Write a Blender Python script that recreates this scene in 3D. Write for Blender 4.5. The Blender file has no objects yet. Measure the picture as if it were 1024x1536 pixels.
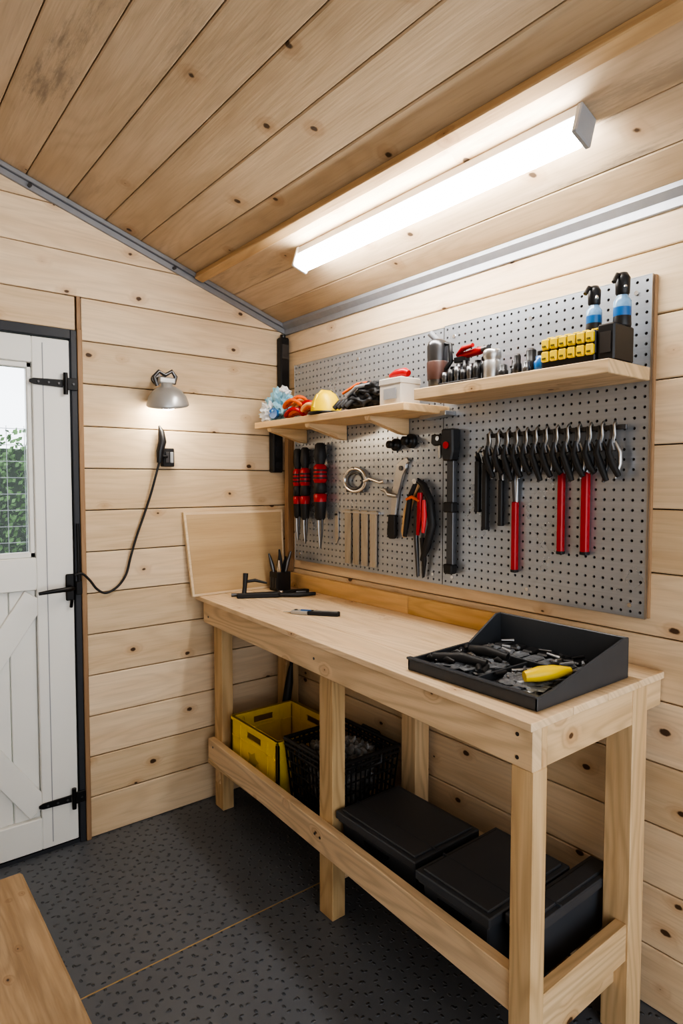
import bpy, bmesh, math, random
from mathutils import Vector, Matrix, Euler, noise as mnoise

random.seed(7)
scene = bpy.context.scene

# ------------------------------------------------------------------ materials
MATS = {}
def new_mat(name):
    m = bpy.data.materials.new(name); m.use_nodes = True
    nt = m.node_tree
    b = nt.nodes['Principled BSDF']
    MATS[name] = m
    return m, nt, b

def plain(name, col, rough=0.5, metal=0.0, noise_amt=0.08, nscale=30, bump=0.0, spec=0.5, coat=0.0, trans=0.0, emit=None, estr=0.0):
    m, nt, b = new_mat(name)
    N = nt.nodes; L = nt.links
    tc = N.new('ShaderNodeTexCoord')
    nz = N.new('ShaderNodeTexNoise'); nz.inputs['Scale'].default_value = nscale; nz.inputs['Detail'].default_value = 4
    L.new(tc.outputs['Object'], nz.inputs['Vector'])
    mx = N.new('ShaderNodeMix'); mx.data_type = 'RGBA'
    mx.inputs['A'].default_value = (*[c*(1-noise_amt) for c in col], 1)
    mx.inputs['B'].default_value = (*[min(1, c*(1+noise_amt)) for c in col], 1)
    L.new(nz.outputs['Fac'], mx.inputs['Factor'])
    L.new(mx.outputs['Result'], b.inputs['Base Color'])
    b.inputs['Roughness'].default_value = rough
    b.inputs['Metallic'].default_value = metal
    b.inputs['Specular IOR Level'].default_value = spec
    b.inputs['Coat Weight'].default_value = coat
    b.inputs['Transmission Weight'].default_value = trans
    if bump > 0:
        bp = N.new('ShaderNodeBump'); bp.inputs['Strength'].default_value = bump; bp.inputs['Distance'].default_value = 0.002
        L.new(nz.outputs['Fac'], bp.inputs['Height']); L.new(bp.outputs['Normal'], b.inputs['Normal'])
    if emit:
        b.inputs['Emission Color'].default_value = (*emit, 1); b.inputs['Emission Strength'].default_value = estr
    return m

def wood(name, light, mid, dark, axis='X', knots=1.0, rough=0.55, stain=0.0, ring=0.35, var=0.12, kscale=1.0, gscale=1.0):
    m, nt, b = new_mat(name)
    N = nt.nodes; L = nt.links
    def math_(op, a, bb=None, c=None):
        n = N.new('ShaderNodeMath'); n.operation = op
        for i, x in enumerate((a, bb, c)):
            if x is None: continue
            if isinstance(x, (int, float)): n.inputs[i].default_value = x
            else: L.new(x, n.inputs[i])
        return n.outputs[0]
    def comb(x, y, z):
        n = N.new('ShaderNodeCombineXYZ')
        for i, q in enumerate((x, y, z)):
            if isinstance(q, (int, float)): n.inputs[i].default_value = q
            else: L.new(q, n.inputs[i])
        return n.outputs[0]
    def maprange(v, a, bb, c, d, smooth=True):
        n = N.new('ShaderNodeMapRange'); n.interpolation_type = 'SMOOTHSTEP' if smooth else 'LINEAR'
        L.new(v, n.inputs['Value'])
        for k, q in (('From Min', a), ('From Max', bb), ('To Min', c), ('To Max', d)):
            n.inputs[k].default_value = q
        return n.outputs[0]
    def mix(f, a, bb, mode='MIX'):
        n = N.new('ShaderNodeMix'); n.data_type = 'RGBA'; n.blend_type = mode
        if isinstance(f, (int, float)): n.inputs['Factor'].default_value = f
        else: L.new(f, n.inputs['Factor'])
        for k, q in (('A', a), ('B', bb)):
            if isinstance(q, tuple): n.inputs[k].default_value = (*q, 1)
            else: L.new(q, n.inputs[k])
        return n.outputs['Result']
    tc = N.new('ShaderNodeTexCoord')
    sp = N.new('ShaderNodeSeparateXYZ'); L.new(tc.outputs['Object'], sp.inputs[0])
    ax = 'XYZ'.index(axis); oth = [i for i in range(3) if i != ax]
    at = N.new('ShaderNodeAttribute'); at.attribute_name = 'rnd'
    r = at.outputs['Fac']
    along = math_('ADD', sp.outputs[ax], math_('MULTIPLY', r, 37.0))
    across = math_('ADD', math_('ADD', sp.outputs[oth[0]], sp.outputs[oth[1]]), math_('MULTIPLY', r, 11.0))
    wn = N.new('ShaderNodeTexWhiteNoise'); wn.noise_dimensions = '1D'
    L.new(math_('MULTIPLY', r, 91.7), wn.inputs['W'])
    vo = N.new('ShaderNodeTexVoronoi'); vo.voronoi_dimensions = '2D'; vo.inputs['Scale'].default_value = 1.0
    vo.inputs['Randomness'].default_value = 0.95
    L.new(comb(math_('MULTIPLY', along, 4.2*kscale), math_('MULTIPLY', across, 6.4*kscale), 0.0), vo.inputs['Vector'])
    vs = N.new('ShaderNodeSeparateColor'); L.new(vo.outputs['Color'], vs.inputs[0])
    rad = math_('SUBTRACT', math_('MULTIPLY', vs.outputs[0], 0.090*knots), 0.032)
    nzk = N.new('ShaderNodeTexNoise'); nzk.inputs['Scale'].default_value = 60
    L.new(tc.outputs['Object'], nzk.inputs['Vector'])
    dj = math_('ADD', math_('SUBTRACT', vo.outputs['Distance'], rad), math_('MULTIPLY', math_('SUBTRACT', nzk.outputs['Fac'], 0.5), 0.04))
    kmask = maprange(dj, -0.012, 0.012, 1.0, 0.0)
    isk = maprange(rad, -0.002, 0.004, 0.0, 1.0)
    kmask = math_('MULTIPLY', kmask, isk)
    halo = math_('MULTIPLY', maprange(dj, 0.0, 0.17, 1.0, 0.0), isk)
    n1 = N.new('ShaderNodeTexNoise'); n1.inputs['Scale'].default_value = 1.0; n1.inputs['Detail'].default_value = 5; n1.inputs['Roughness'].default_value = 0.6
    L.new(comb(math_('MULTIPLY', along, 1.3*gscale), math_('MULTIPLY', across, 16*gscale), 0.0), n1.inputs['Vector'])
    n2 = N.new('ShaderNodeTexNoise'); n2.inputs['Scale'].default_value = 1.0; n2.inputs['Detail'].default_value = 1.5
    L.new(comb(math_('MULTIPLY', along, 0.9*gscale), math_('MULTIPLY', across, 7*gscale), 0.0), n2.inputs['Vector'])
    ph = math_('ADD', math_('MULTIPLY', n2.outputs['Fac'], 95.0), math_('MULTIPLY', halo, 9.0))
    rg = math_('MULTIPLY', math_('ADD', math_('SINE', ph), 1.0), 0.5)
    rg = math_('POWER', rg, 2.0)
    n3 = N.new('ShaderNodeTexNoise'); n3.inputs['Scale'].default_value = 1.0; n3.inputs['Detail'].default_value = 3
    L.new(comb(math_('MULTIPLY', along, 7), math_('MULTIPLY', across, 220), 0.0), n3.inputs['Vector'])
    c = mix(maprange(n1.outputs['Fac'], 0.3, 0.72, 0.0, 1.0), light, mid)
    c = mix(math_('MULTIPLY', rg, ring), c, tuple(x*0.72 for x in mid))
    c = mix(math_('MULTIPLY', maprange(n3.outputs['Fac'], 0.45, 0.75, 0, 1), 0.25), c, tuple(x*0.7 for x in mid))
    c = mix(math_('MULTIPLY', halo, 0.40), c, (mid[0]*0.66, mid[1]*0.50, mid[2]*0.38))
    c = mix(math_('MULTIPLY', kmask, 0.92), c, dark)
    if stain > 0:
        n4 = N.new('ShaderNodeTexNoise'); n4.inputs['Scale'].default_value = 1.0; n4.inputs['Detail'].default_value = 7
        n4.inputs['Roughness'].default_value = 0.72
        L.new(comb(math_('MULTIPLY', along, 1.3), math_('MULTIPLY', across, 11.0), 3.3), n4.inputs['Vector'])
        sm = math_('MULTIPLY', maprange(n4.outputs['Fac'], 0.52, 0.66, 0, 1), maprange(wn.outputs['Value'], 0.35, 0.8, 0.10, 1.0))
        c = mix(math_('MULTIPLY', sm, stain), c, (mid[0]*0.30, mid[1]*0.34, mid[2]*0.44))
    hv = N.new('ShaderNodeHueSaturation')
    L.new(c, hv.inputs['Color'])
    L.new(math_('ADD', math_('MULTIPLY', wn.outputs['Value'], 2*var), 1-var*1.3), hv.inputs['Value'])
    L.new(math_('ADD', math_('MULTIPLY', wn.outputs['Value'], -0.15), 1.06), hv.inputs['Saturation'])
    L.new(hv.outputs['Color'], b.inputs['Base Color'])
    b.inputs['Roughness'].default_value = rough
    b.inputs['Specular IOR Level'].default_value = 0.35
    bp = N.new('ShaderNodeBump'); bp.inputs['Strength'].default_value = 0.3; bp.inputs['Distance'].default_value = 0.0015
    L.new(math_('SUBTRACT', n3.outputs['Fac'], kmask), bp.inputs['Height']); L.new(bp.outputs['Normal'], b.inputs['Normal'])
    return m

PL=(0.78,0.62,0.435); PM=(0.69,0.515,0.335); PD=(0.06,0.028,0.014)
pine_x = wood('pine_planks_x', PL, PM, PD, 'X', ring=0.22)
pine_y = wood('pine_planks_y', PL, PM, PD, 'Y', ring=0.22)
ceil_y = wood('ceiling_pine', (0.66,0.515,0.36), (0.54,0.405,0.265), (0.06,0.035,0.02), 'Y', stain=0.72, ring=0.2, var=0.13, knots=0.85)
fr_x = wood('framing_timber_x', (0.73,0.54,0.335), (0.63,0.435,0.24), (0.08,0.035,0.015), 'X', ring=0.55, knots=0.95)
fr_y = wood('framing_timber_y', (0.75,0.57,0.37), (0.65,0.465,0.275), (0.08,0.035,0.015), 'Y', ring=0.55, knots=1.05)
fr_z = wood('framing_timber_z', (0.70,0.51,0.30), (0.60,0.40,0.21), (0.08,0.035,0.015), 'Z', ring=0.5, knots=1.1)
top_y = wood('bench_top_pine', (0.78,0.60,0.405), (0.69,0.50,0.305), (0.12,0.05,0.02), 'Y', ring=0.35, knots=0.6)
gold_y = wood('golden_pine', (0.76,0.52,0.26), (0.66,0.41,0.175), (0.12,0.05,0.02), 'Y', ring=0.35, knots=0.7)
ply = wood('plywood', (0.60,0.43,0.245), (0.52,0.355,0.19), (0.3,0.18,0.08), 'X', ring=0.2, knots=0.3, gscale=0.5)
plyedge = wood('plywood_edge', (0.76,0.60,0.40), (0.68,0.51,0.32), (0.3,0.18,0.08), 'X', ring=0.25, knots=0.3)
old_y = wood('weathered_oak', (0.44,0.315,0.19), (0.31,0.205,0.11), (0.05,0.03,0.02), 'Y', ring=0.35, knots=0.8, stain=0.9, rough=0.6, kscale=2.4, gscale=2.0, var=0.04)
trimwood = wood('trim_wood', (0.42,0.27,0.16), (0.34,0.21,0.12), (0.1,0.05,0.02), 'Z', ring=0.3, knots=0.3)
shimw = wood('shim_wood', (0.50,0.44,0.355), (0.40,0.345,0.27), (0.2,0.15,0.1), 'Z', ring=0.3, knots=0.1)

dark_gap = plain('dark_backing', (0.03,0.018,0.011), 0.9)
white_paint = plain('door_white_paint', (0.76,0.755,0.72), 0.45, noise_amt=0.03, nscale=6)
frame_dark = plain('anthracite_frame', (0.035,0.038,0.046), 0.45)
blackm = plain('black_iron', (0.012,0.012,0.013), 0.38, 0.3)
blackp = plain('black_plastic', (0.017,0.017,0.019), 0.36, noise_amt=0.15)
blackr = plain('black_rubber', (0.020,0.020,0.022), 0.55)
boxm = plain('charcoal_box_plastic', (0.056,0.062,0.073), 0.40, noise_amt=0.1, nscale=8, bump=0.05)
traym = plain('tray_plastic', (0.055,0.061,0.071), 0.38, noise_amt=0.1)
chrome = plain('chrome', (0.75,0.75,0.75), 0.25, 1.0)
steel = plain('brushed_steel', (0.5,0.5,0.5), 0.35, 1.0, 0.15)
lampsil = plain('lamp_silver_enamel', (0.46,0.46,0.455), 0.32, 0.45, 0.05)
darksteel = plain('dark_steel', (0.12,0.12,0.125), 0.32, 0.8)
trimmet = plain('galvanised_trim', (0.33,0.34,0.365), 0.42, 0.45, 0.1)
redm = plain('red_plastic', (0.42,0.008,0.013), 0.35)
yel = plain('yellow_plastic', (0.78,0.55,0.012), 0.4)
yeld = plain('yellow_dark_print', (0.10,0.08,0.02), 0.5)
orange = plain('orange_fabric', (0.70,0.14,0.025), 0.7, noise_amt=0.4, nscale=50)
blue = plain('blue_plastic', (0.02,0.13,0.38), 0.3)
skyb = plain('light_blue_bag', (0.28,0.50,0.66), 0.35, noise_amt=0.7, nscale=25)
whitep = plain('white_plastic', (0.72,0.73,0.74), 0.4, noise_amt=0.05)
greyp = plain('grey_plastic', (0.30,0.31,0.33), 0.45)
cardb = plain('pale_card', (0.52,0.48,0.43), 0.8)
foil = plain('crumpled_foil_wrap', (0.26,0.255,0.25), 0.35, 0.3, noise_amt=0.8, nscale=60, bump=0.8)
clearp = plain('smoky_clear_plastic', (0.17,0.18,0.195), 0.15, 0.0, noise_amt=0.7, nscale=90)
leafm = plain('hedge_leaf', (0.09,0.21,0.045), 0.6, noise_amt=0.8, nscale=9)
grass = plain('garden_ground', (0.12,0.16,0.06), 0.9, noise_amt=0.5, nscale=5)
goldl = plain('brass_joint', (0.44,0.31,0.14), 0.5, 0.1)
ledm = plain('led_diffuser', (0.9,0.9,0.9), 0.5, emit=(1.0,0.985,0.95), estr=50.0)
bulbm = plain('warm_bulb', (0.9,0.9,0.9), 0.5, emit=(1.0,0.90,0.74), estr=30.0)

def glass_mat():
    m, nt, b = new_mat('window_glass'); N=nt.nodes; L=nt.links
    out=[n for n in N if n.type=='OUTPUT_MATERIAL'][0]
    t=N.new('ShaderNodeBsdfTransparent'); g=N.new('ShaderNodeBsdfGlossy'); g.inputs['Roughness'].default_value=0.03
    fr=N.new('ShaderNodeFresnel'); fr.inputs[0].default_value=1.35
    mx=N.new('ShaderNodeMixShader'); L.new(fr.outputs[0],mx.inputs[0]); L.new(t.outputs[0],mx.inputs[1]); L.new(g.outputs[0],mx.inputs[2])
    L.new(mx.outputs[0],out.inputs['Surface']); return m
glass = glass_mat()

def floor_mat():
    m, nt, b = new_mat('rubber_floor'); N=nt.nodes; L=nt.links
    tc=N.new('ShaderNodeTexCoord')
    hs=[]
    for (sx,sy,rot,off) in ((20,32,45,0.0),(32,20,45,0.37)):
        mp=N.new('ShaderNodeMapping'); mp.inputs['Scale'].default_value=(sx,sy,1); mp.inputs['Rotation'].default_value=(0,0,math.radians(rot)); mp.inputs['Location'].default_value=(off,off*1.7,0)
        L.new(tc.outputs['Object'],mp.inputs[0])
        vo=N.new('ShaderNodeTexVoronoi'); vo.voronoi_dimensions='2D'; vo.inputs['Randomness'].default_value=0.1; vo.inputs['Scale'].default_value=1
        L.new(mp.outputs[0],vo.inputs['Vector'])
        mr=N.new('ShaderNodeMapRange'); mr.inputs['From Min'].default_value=0.05; mr.inputs['From Max'].default_value=0.15; mr.inputs['To Min'].default_value=1; mr.inputs['To Max'].default_value=0
        L.new(vo.outputs['Distance'],mr.inputs[0]); hs.append(mr.outputs[0])
    mxx=N.new('ShaderNodeMath'); mxx.operation='MAXIMUM'; L.new(hs[0],mxx.inputs[0]); L.new(hs[1],mxx.inputs[1])
    nz=N.new('ShaderNodeTexNoise'); nz.inputs['Scale'].default_value=3; nz.inputs['Detail'].default_value=8; L.new(tc.outputs['Object'],nz.inputs['Vector'])
    cr=N.new('ShaderNodeMix'); cr.data_type='RGBA'; cr.inputs['A'].default_value=(0.098,0.108,0.126,1); cr.inputs['B'].default_value=(0.150,0.162,0.184,1)
    L.new(nz.outputs['Fac'],cr.inputs['Factor'])
    c2=N.new('ShaderNodeMix'); c2.data_type='RGBA'; L.new(mxx.outputs[0],c2.inputs['Factor']); L.new(cr.outputs['Result'],c2.inputs['A']); c2.inputs['B'].default_value=(0.075,0.084,0.10,1)
    L.new(c2.outputs['Result'],b.inputs['Base Color'])
    b.inputs['Roughness'].default_value=0.42
    bp=N.new('ShaderNodeBump'); bp.inputs['Strength'].default_value=1.0; bp.inputs['Distance'].default_value=0.004
    L.new(mxx.outputs[0],bp.inputs['Height']); L.new(bp.outputs['Normal'],b.inputs['Normal'])
    return m
floorm = floor_mat()

def peg_mat():
    m, nt, b = new_mat('pegboard_metal'); N=nt.nodes; L=nt.links
    tc=N.new('ShaderNodeTexCoord'); mp=N.new('ShaderNodeMapping'); mp.inputs['Scale'].default_value=(1,1.2,60); L.new(tc.outputs['Object'],mp.inputs[0])
    nz=N.new('ShaderNodeTexNoise'); nz.inputs['Scale'].default_value=3; nz.inputs['Detail'].default_value=6; L.new(mp.outputs[0],nz.inputs['Vector'])
    nz2=N.new('ShaderNodeTexNoise'); nz2.inputs['Scale'].default_value=5; nz2.inputs['Detail'].default_value=6; L.new(tc.outputs['Object'],nz2.inputs['Vector'])
    cr=N.new('ShaderNodeMix'); cr.data_type='RGBA'; cr.inputs['A'].default_value=(0.37,0.40,0.445,1); cr.inputs['B'].default_value=(0.49,0.525,0.575,1)
    L.new(nz.outputs['Fac'],cr.inputs['Factor']); L.new(cr.outputs['Result'],b.inputs['Base Color'])
    b.inputs['Metallic'].default_value=0.65
    mr=N.new('ShaderNodeMapRange'); mr.inputs['To Min'].default_value=0.20; mr.inputs['To Max'].default_value=0.40; L.new(nz2.outputs['Fac'],mr.inputs[0]); L.new(mr.outputs[0],b.inputs['Roughness'])
    bp=N.new('ShaderNodeBump'); bp.inputs['Strength'].default_value=0.2; bp.inputs['Distance'].default_value=0.004
    L.new(nz2.outputs['Fac'],bp.inputs['Height']); L.new(bp.outputs['Normal'],b.inputs['Normal'])
    return m
pegm = peg_mat()

# ------------------------------------------------------------------ mesh builder
class B:
    def __init__(s): s.v=[];s.f=[];s.m=[];s.sm=[];s.r=[];s.mats=[]
    def mi(s,mat):
        if mat not in s.mats: s.mats.append(mat)
        return s.mats.index(mat)
    def add(s,vs,fs,mat,smooth=False,rnd=None):
        o=len(s.v); s.v+= [tuple(v) for v in vs]; k=s.mi(mat)
        if rnd is None: rnd=random.random()
        for f in fs:
            s.f.append(tuple(i+o for i in f)); s.m.append(k); s.sm.append(smooth); s.r.append(rnd)
    def addbm(s,bm,mat,smooth=False,rnd=None):
        bm.verts.ensure_lookup_table(); bm.verts.index_update()
        s.add([v.co.copy() for v in bm.verts],[[v.index for v in f.verts] for f in bm.faces],mat,smooth,rnd); bm.free()
    def box(s,c,size,mat,rot=None,bev=0.0,rnd=None,seg=1):
        bm=bmesh.new(); bmesh.ops.create_cube(bm,size=1.0)
        for v in bm.verts: v.co=Vector((v.co.x*size[0],v.co.y*size[1],v.co.z*size[2]))
        if bev>0: bmesh.ops.bevel(bm,geom=list(bm.edges),offset=bev,segments=seg,affect='EDGES',profile=0.5)
        M=Matrix.Translation(Vector(c))
        if rot is not None: M=M@(Euler(rot).to_matrix().to_4x4() if not isinstance(rot,Matrix) else rot.to_4x4())
        bmesh.ops.transform(bm,matrix=M,verts=bm.verts); s.addbm(bm,mat,False,rnd)
    def bx(s,x0,x1,y0,y1,z0,z1,mat,bev=0.0,rnd=None,seg=1):
        s.box(((x0+x1)/2,(y0+y1)/2,(z0+z1)/2),(abs(x1-x0),abs(y1-y0),abs(z1-z0)),mat,None,bev,rnd,seg)
    def hexa(s,p,mat,bev=0.0,rnd=None):
        bm=bmesh.new(); vs=[bm.verts.new(q) for q in p]
        for f in ((0,3,2,1),(4,5,6,7),(0,1,5,4),(1,2,6,5),(2,3,7,6),(3,0,4,7)): bm.faces.new([vs[i] for i in f])
        if bev>0: bmesh.ops.bevel(bm,geom=list(bm.edges),offset=bev,segments=1,affect='EDGES')
        s.addbm(bm,mat,False,rnd)
    def prism(s,poly,vec,mat,bev=0.0,rnd=None,smooth=False):
        bm=bmesh.new(); vec=Vector(vec); n=len(poly)
        a=[bm.verts.new(Vector(p)) for p in poly]; b=[bm.verts.new(Vector(p)+vec) for p in poly]
        bm.faces.new(a); bm.faces.new(b[::-1])
        for i in range(n): bm.faces.new((a[i],b[i],b[(i+1)%n],a[(i+1)%n]))
        if bev>0: bmesh.ops.bevel(bm,geom=list(bm.edges),offset=bev,segments=1,affect='EDGES')
        s.addbm(bm,mat,smooth,rnd)
    def tube(s,pts,r,mat,n=10,closed=False,flat=1.0):
        pts=[Vector(p) for p in pts]; m=len(pts)
        rr=r if isinstance(r,(list,tuple)) else [r]*m
        vs=[];fs=[]; prev=None
        for i,p in enumerate(pts):
            if closed: t=pts[(i+1)%m]-pts[(i-1)%m]
            else: t=pts[min(i+1,m-1)]-pts[max(i-1,0)]
            t.normalize()
            if prev is None:
                u=t.cross(Vector((1,0,0))) if abs(t.x)<0.9 else t.cross(Vector((0,0,1)))
            else: u=prev-t*prev.dot(t)
            u.normalize(); prev=u; w=t.cross(u)
            for k in range(n):
                a=2*math.pi*k/n; vs.append(p+u*math.cos(a)*rr[i]+w*math.sin(a)*rr[i]*flat)
        for i in range(m if closed else m-1):
            for k in range(n):
                a=i*n+k;b=i*n+(k+1)%n;c=((i+1)%m)*n+(k+1)%n;d=((i+1)%m)*n+k; fs.append((a,b,c,d))
        s.add(vs,fs,mat,True)
        if not closed:
            s.add(vs[:n],[tuple(range(n))[::-1]],mat); s.add(vs[-n:],[tuple(range(n))],mat)
    def cyl(s,p0,p1,r0,mat,r1=None,n=20):
        s.tube([p0,p1],[r0,r0 if r1 is None else r1],mat,n)
    def lathe(s,prof,origin,mat,n=28,M=None):
        M=M or Matrix.Identity(3); o=Vector(origin); vs=[];fs=[]
        for (r,z) in prof:
            for k in range(n):
                a=2*math.pi*k/n; vs.append(o+M@Vector((r*math.cos(a),r*math.sin(a),z)))
        for i in range(len(prof)-1):
            for k in range(n):
                fs.append((i*n+k,i*n+(k+1)%n,(i+1)*n+(k+1)%n,(i+1)*n+k))
        s.add(vs,fs,mat,True)
    def blob(s,c,rad,mat,amp=0.2,freq=8,seed=0,sub=4,flatb=None,smooth=True):
        bm=bmesh.new(); bmesh.ops.create_icosphere(bm,subdivisions=sub,radius=1)
        for v in bm.verts:
            d=v.co.normalized(); k=1+amp*(mnoise.noise(d*freq*0.35+Vector((seed*3.1,seed,0)))+0.5*mnoise.noise(d*freq+Vector((seed,0,seed*2))))*1.4
            v.co=Vector((d.x*rad[0]*k,d.y*rad[1]*k,d.z*rad[2]*k))+Vector(c)
            if flatb is not None and v.co.z<flatb: v.co.z=flatb
        s.addbm(bm,mat,smooth)
    def finish(s,name,origin=True,parent=None):
        me=bpy.data.meshes.new(name)
        vs=[Vector(v) for v in s.v]
        if origin:
            mn=Vector([min(v[i] for v in vs) for i in range(3)]); mx=Vector([max(v[i] for v in vs) for i in range(3)])
            o=(mn+mx)/2; o.z=mn.z
        else: o=Vector((0,0,0))
        me.from_pydata([v-o for v in vs],[],s.f)
        for m in s.mats: me.materials.append(m)
        me.polygons.foreach_set('material_index',s.m); me.polygons.foreach_set('use_smooth',s.sm)
        at=me.attributes.new('rnd','FLOAT','FACE'); at.data.foreach_set('value',s.r)
        bm=bmesh.new(); bm.from_mesh(me); bmesh.ops.recalc_face_normals(bm,faces=bm.faces); bm.to_mesh(me); bm.free()
        me.update()
        ob=bpy.data.objects.new(name,me); ob.location=o; scene.collection.objects.link(ob)
        if parent:
            ob.parent=parent; ob.matrix_parent_inverse=Matrix.Translation(-parent.location)
        return ob

# ------------------------------------------------------------------ dimensions
XW=1.65; YW=2.51; YN=-1.5
def cz(x): return 2.665-0.33*abs(x)
BT=0.912           # workbench top
GP=0.0016

# ------------------------------------------------------------------ room shell
b=B(); b.bx(-1.70,1.70,YN,1.7270,-0.06,0,floorm); b.bx(-1.70,1.70,1.7330,2.56,-0.06,0,floorm); b.bx(-1.70,1.70,1.7270,1.7330,-0.06,-0.0006,goldl)
b.finish('floor',False)

b=B(); p=0.166; z=0.0; i=0
b.bx(XW+0.016,XW+0.06,YN,2.56,0,cz(XW)-0.01,dark_gap)
while z<cz(XW)-0.02:
    z1=min(z+p,cz(XW)-0.002)
    b.bx(XW,XW+0.016,YN,YW,z+GP,z1-GP,pine_y,bev=0.0030,rnd=random.random()); z=z1
b.finish('wall_right',False)
b=B(); z=0.0
b.bx(-XW-0.06,-XW-0.016,YN,2.56,0,cz(XW)-0.01,dark_gap)
while z<cz(XW)-0.02:
    z1=min(z+p,cz(XW)-0.002)
    b.bx(-XW-0.016,-XW,YN,YW,z+GP,z1-GP,pine_y,bev=0.0030,rnd=random.random()); z=z1
b.finish('wall_left',False)

def clip(poly,fn):
    out=[]
    for i in range(len(poly)):
        a=poly[i];c=poly[(i+1)%len(poly)];fa=fn(a);fc=fn(c)
        if fa>=0: out.append(a)
        if (fa>=0)!=(fc>=0):
            t=fa/(fa-fc); out.append((a[0]+(c[0]-a[0])*t,a[1]+(c[1]-a[1])*t))
    return out
b=B(); p=0.161
def plk(x0,x1,z0,z1):
    poly=[(x0,z0+GP),(x1,z0+GP),(x1,z1-GP),(x0,z1-GP)]
    if x0<0<x1: poly=[(x0,z0+GP),(x1,z0+GP),(x1,z1-GP),(0,z1-GP),(x0,z1-GP)]
    poly=clip(poly,lambda q:2.663-0.33*q[0]-q[1]); 
    if len(poly)<3: return
    poly=clip(poly,lambda q:2.663+0.33*q[0]-q[1])
    if len(poly)<3: return
    b.prism([(q[0],YW,q[1]) for q in poly],(0,0.016,0),pine_x,bev=0.0026)
DX0,DX1,DZ=-0.15,0.712,1.965
for i in range(17):
    z0=i*p; z1=z0+p
    if i<13:
        plk(0.732,1.65,z0,z1); plk(-1.65,DX0,z0,z1)
    else:
        plk(-1.65,1.65,z0,z1)
plk(DX0,0.71,DZ,13*p)
b.prism([(x,YW+0.017,z) for x,z in [(0.72,0),(1.7,0),(1.7,cz(1.7)),(0.72,cz(0.72))]],(0,0.04,0),dark_gap)
b.prism([(x,YW+0.017,z) for x,z in [(-1.7,0),(DX0,0),(DX0,cz(DX0)),(-1.7,cz(1.7))]],(0,0.04,0),dark_gap)
b.prism([(x,YW+0.017,z) for x,z in [(DX0,DZ),(0.72,DZ),(0.72,cz(0.72)),(0,cz(0)),(DX0,cz(DX0))]],(0,0.04,0),dark_gap)
b.finish('wall_back',False)

b=B(); b.bx(0.713,0.731,YW-0.012,YW+0.03,0,1.97,trimwood,bev=0.002)
b.bx(0.716,0.729,YW-0.002,YW+0.03,1.97,13*p,trimwood); b.finish('trim_1')
# ceiling
b=B()
xs=[1.65]
while xs[-1]>0.05: xs.append(max(0,xs[-1]-0.1375))
if xs[-1]>0: xs.append(0)
for sgn in (1,-1):
    for k in range(len(xs)-1):
        x0,x1=xs[k]-GP,xs[k+1]+GP
        poly=[(sgn*x0,YN,cz(x0)),(sgn*x1,YN,cz(x1)),(sgn*x1,YN,cz(x1)+0.018),(sgn*x0,YN,cz(x0)+0.018)]
        b.prism(poly,(0,YW+0.05-YN,0),ceil_y,bev=0.003)
    b.prism([(sgn*1.72,YN,cz(1.72)+0.019),(0,YN,cz(0)+0.019),(0,YN,cz(0)+0.06),(sgn*1.72,YN,cz(1.72)+0.06)],(0,YW+0.06-YN,0),dark_gap)
b.finish('ceiling',False)
# galvanised edge trims
b=B()
b.bx(XW-0.010,XW,YN,YW,2.076,2.118,trimmet,bev=0.002)
b.prism([(XW,YN,2.118),(XW-0.030,YN,cz(XW-0.030)-0.001),(XW-0.030,YN,cz(XW-0.030)-0.014),(XW-0.010,YN,2.100)],(0,YW-YN,0),trimmet)
b.finish('trim_2',False)
b=B()
for sgn in (1,-1):
    for off,th,y0 in ((0.0,0.018,2.488),(0.018,0.024,2.499)):
        b.prism([(sgn*1.64,y0,cz(1.64)-off-0.001),(0,y0,cz(0)-off-0.001),(0,y0,cz(0)-off-th),(sgn*1.64,y0,cz(1.64)-off-th)],(0,YW-y0,0),trimmet,bev=0.0015)
for xx in (0.56,1.10):
    b.cyl((xx,2.488,cz(xx)-0.030),(xx,2.500,cz(xx)-0.030),0.007,darksteel)
b.finish('trim_3',False)
# ceiling beam
ang=math.atan(0.33)
tau=Vector((math.cos(ang),0,-math.sin(ang))); nd=Vector((-math.sin(ang),0,-math.cos(ang)))
def sec(c,w0,w1,d0,d1):
    return [c+tau*w0+nd*d0, c+tau*w1+nd*d0, c+tau*w1+nd*d1, c+tau*w0+nd*d1]
b=B(); c=Vector((1.212,YN,cz(1.212)))
b.prism(sec(c,-0.020,0.020,0.0,0.028),(0,2.487-YN,0),wood('beam_pine',(0.62,0.42,0.22),(0.52,0.33,0.16),(0.1,0.04,0.02),'Y',ring=0.4,knots=0.6),bev=0.003)
b.finish('ceiling_beam',False)

# LED batten
b=B(); c=Vector((1.333,0.80,cz(1.333)))
b.prism(sec(c,-0.028,0.028,0.0,0.030),(0,1.105,0),whitep,bev=0.002)
b.prism(sec(c+Vector((0,0.012,0)),-0.027,0.027,0.030,0.072),(0,1.081,0),ledm,bev=0.006)
for y0 in (0.795,1.893):
    cc=Vector((1.333,y0,cz(1.333)))
    b.prism(sec(cc,-0.032,0.032,0.0,0.075),(0,0.014,0),greyp if y0<1 else whitep,bev=0.003)
b.finish('led_batten_light')

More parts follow.
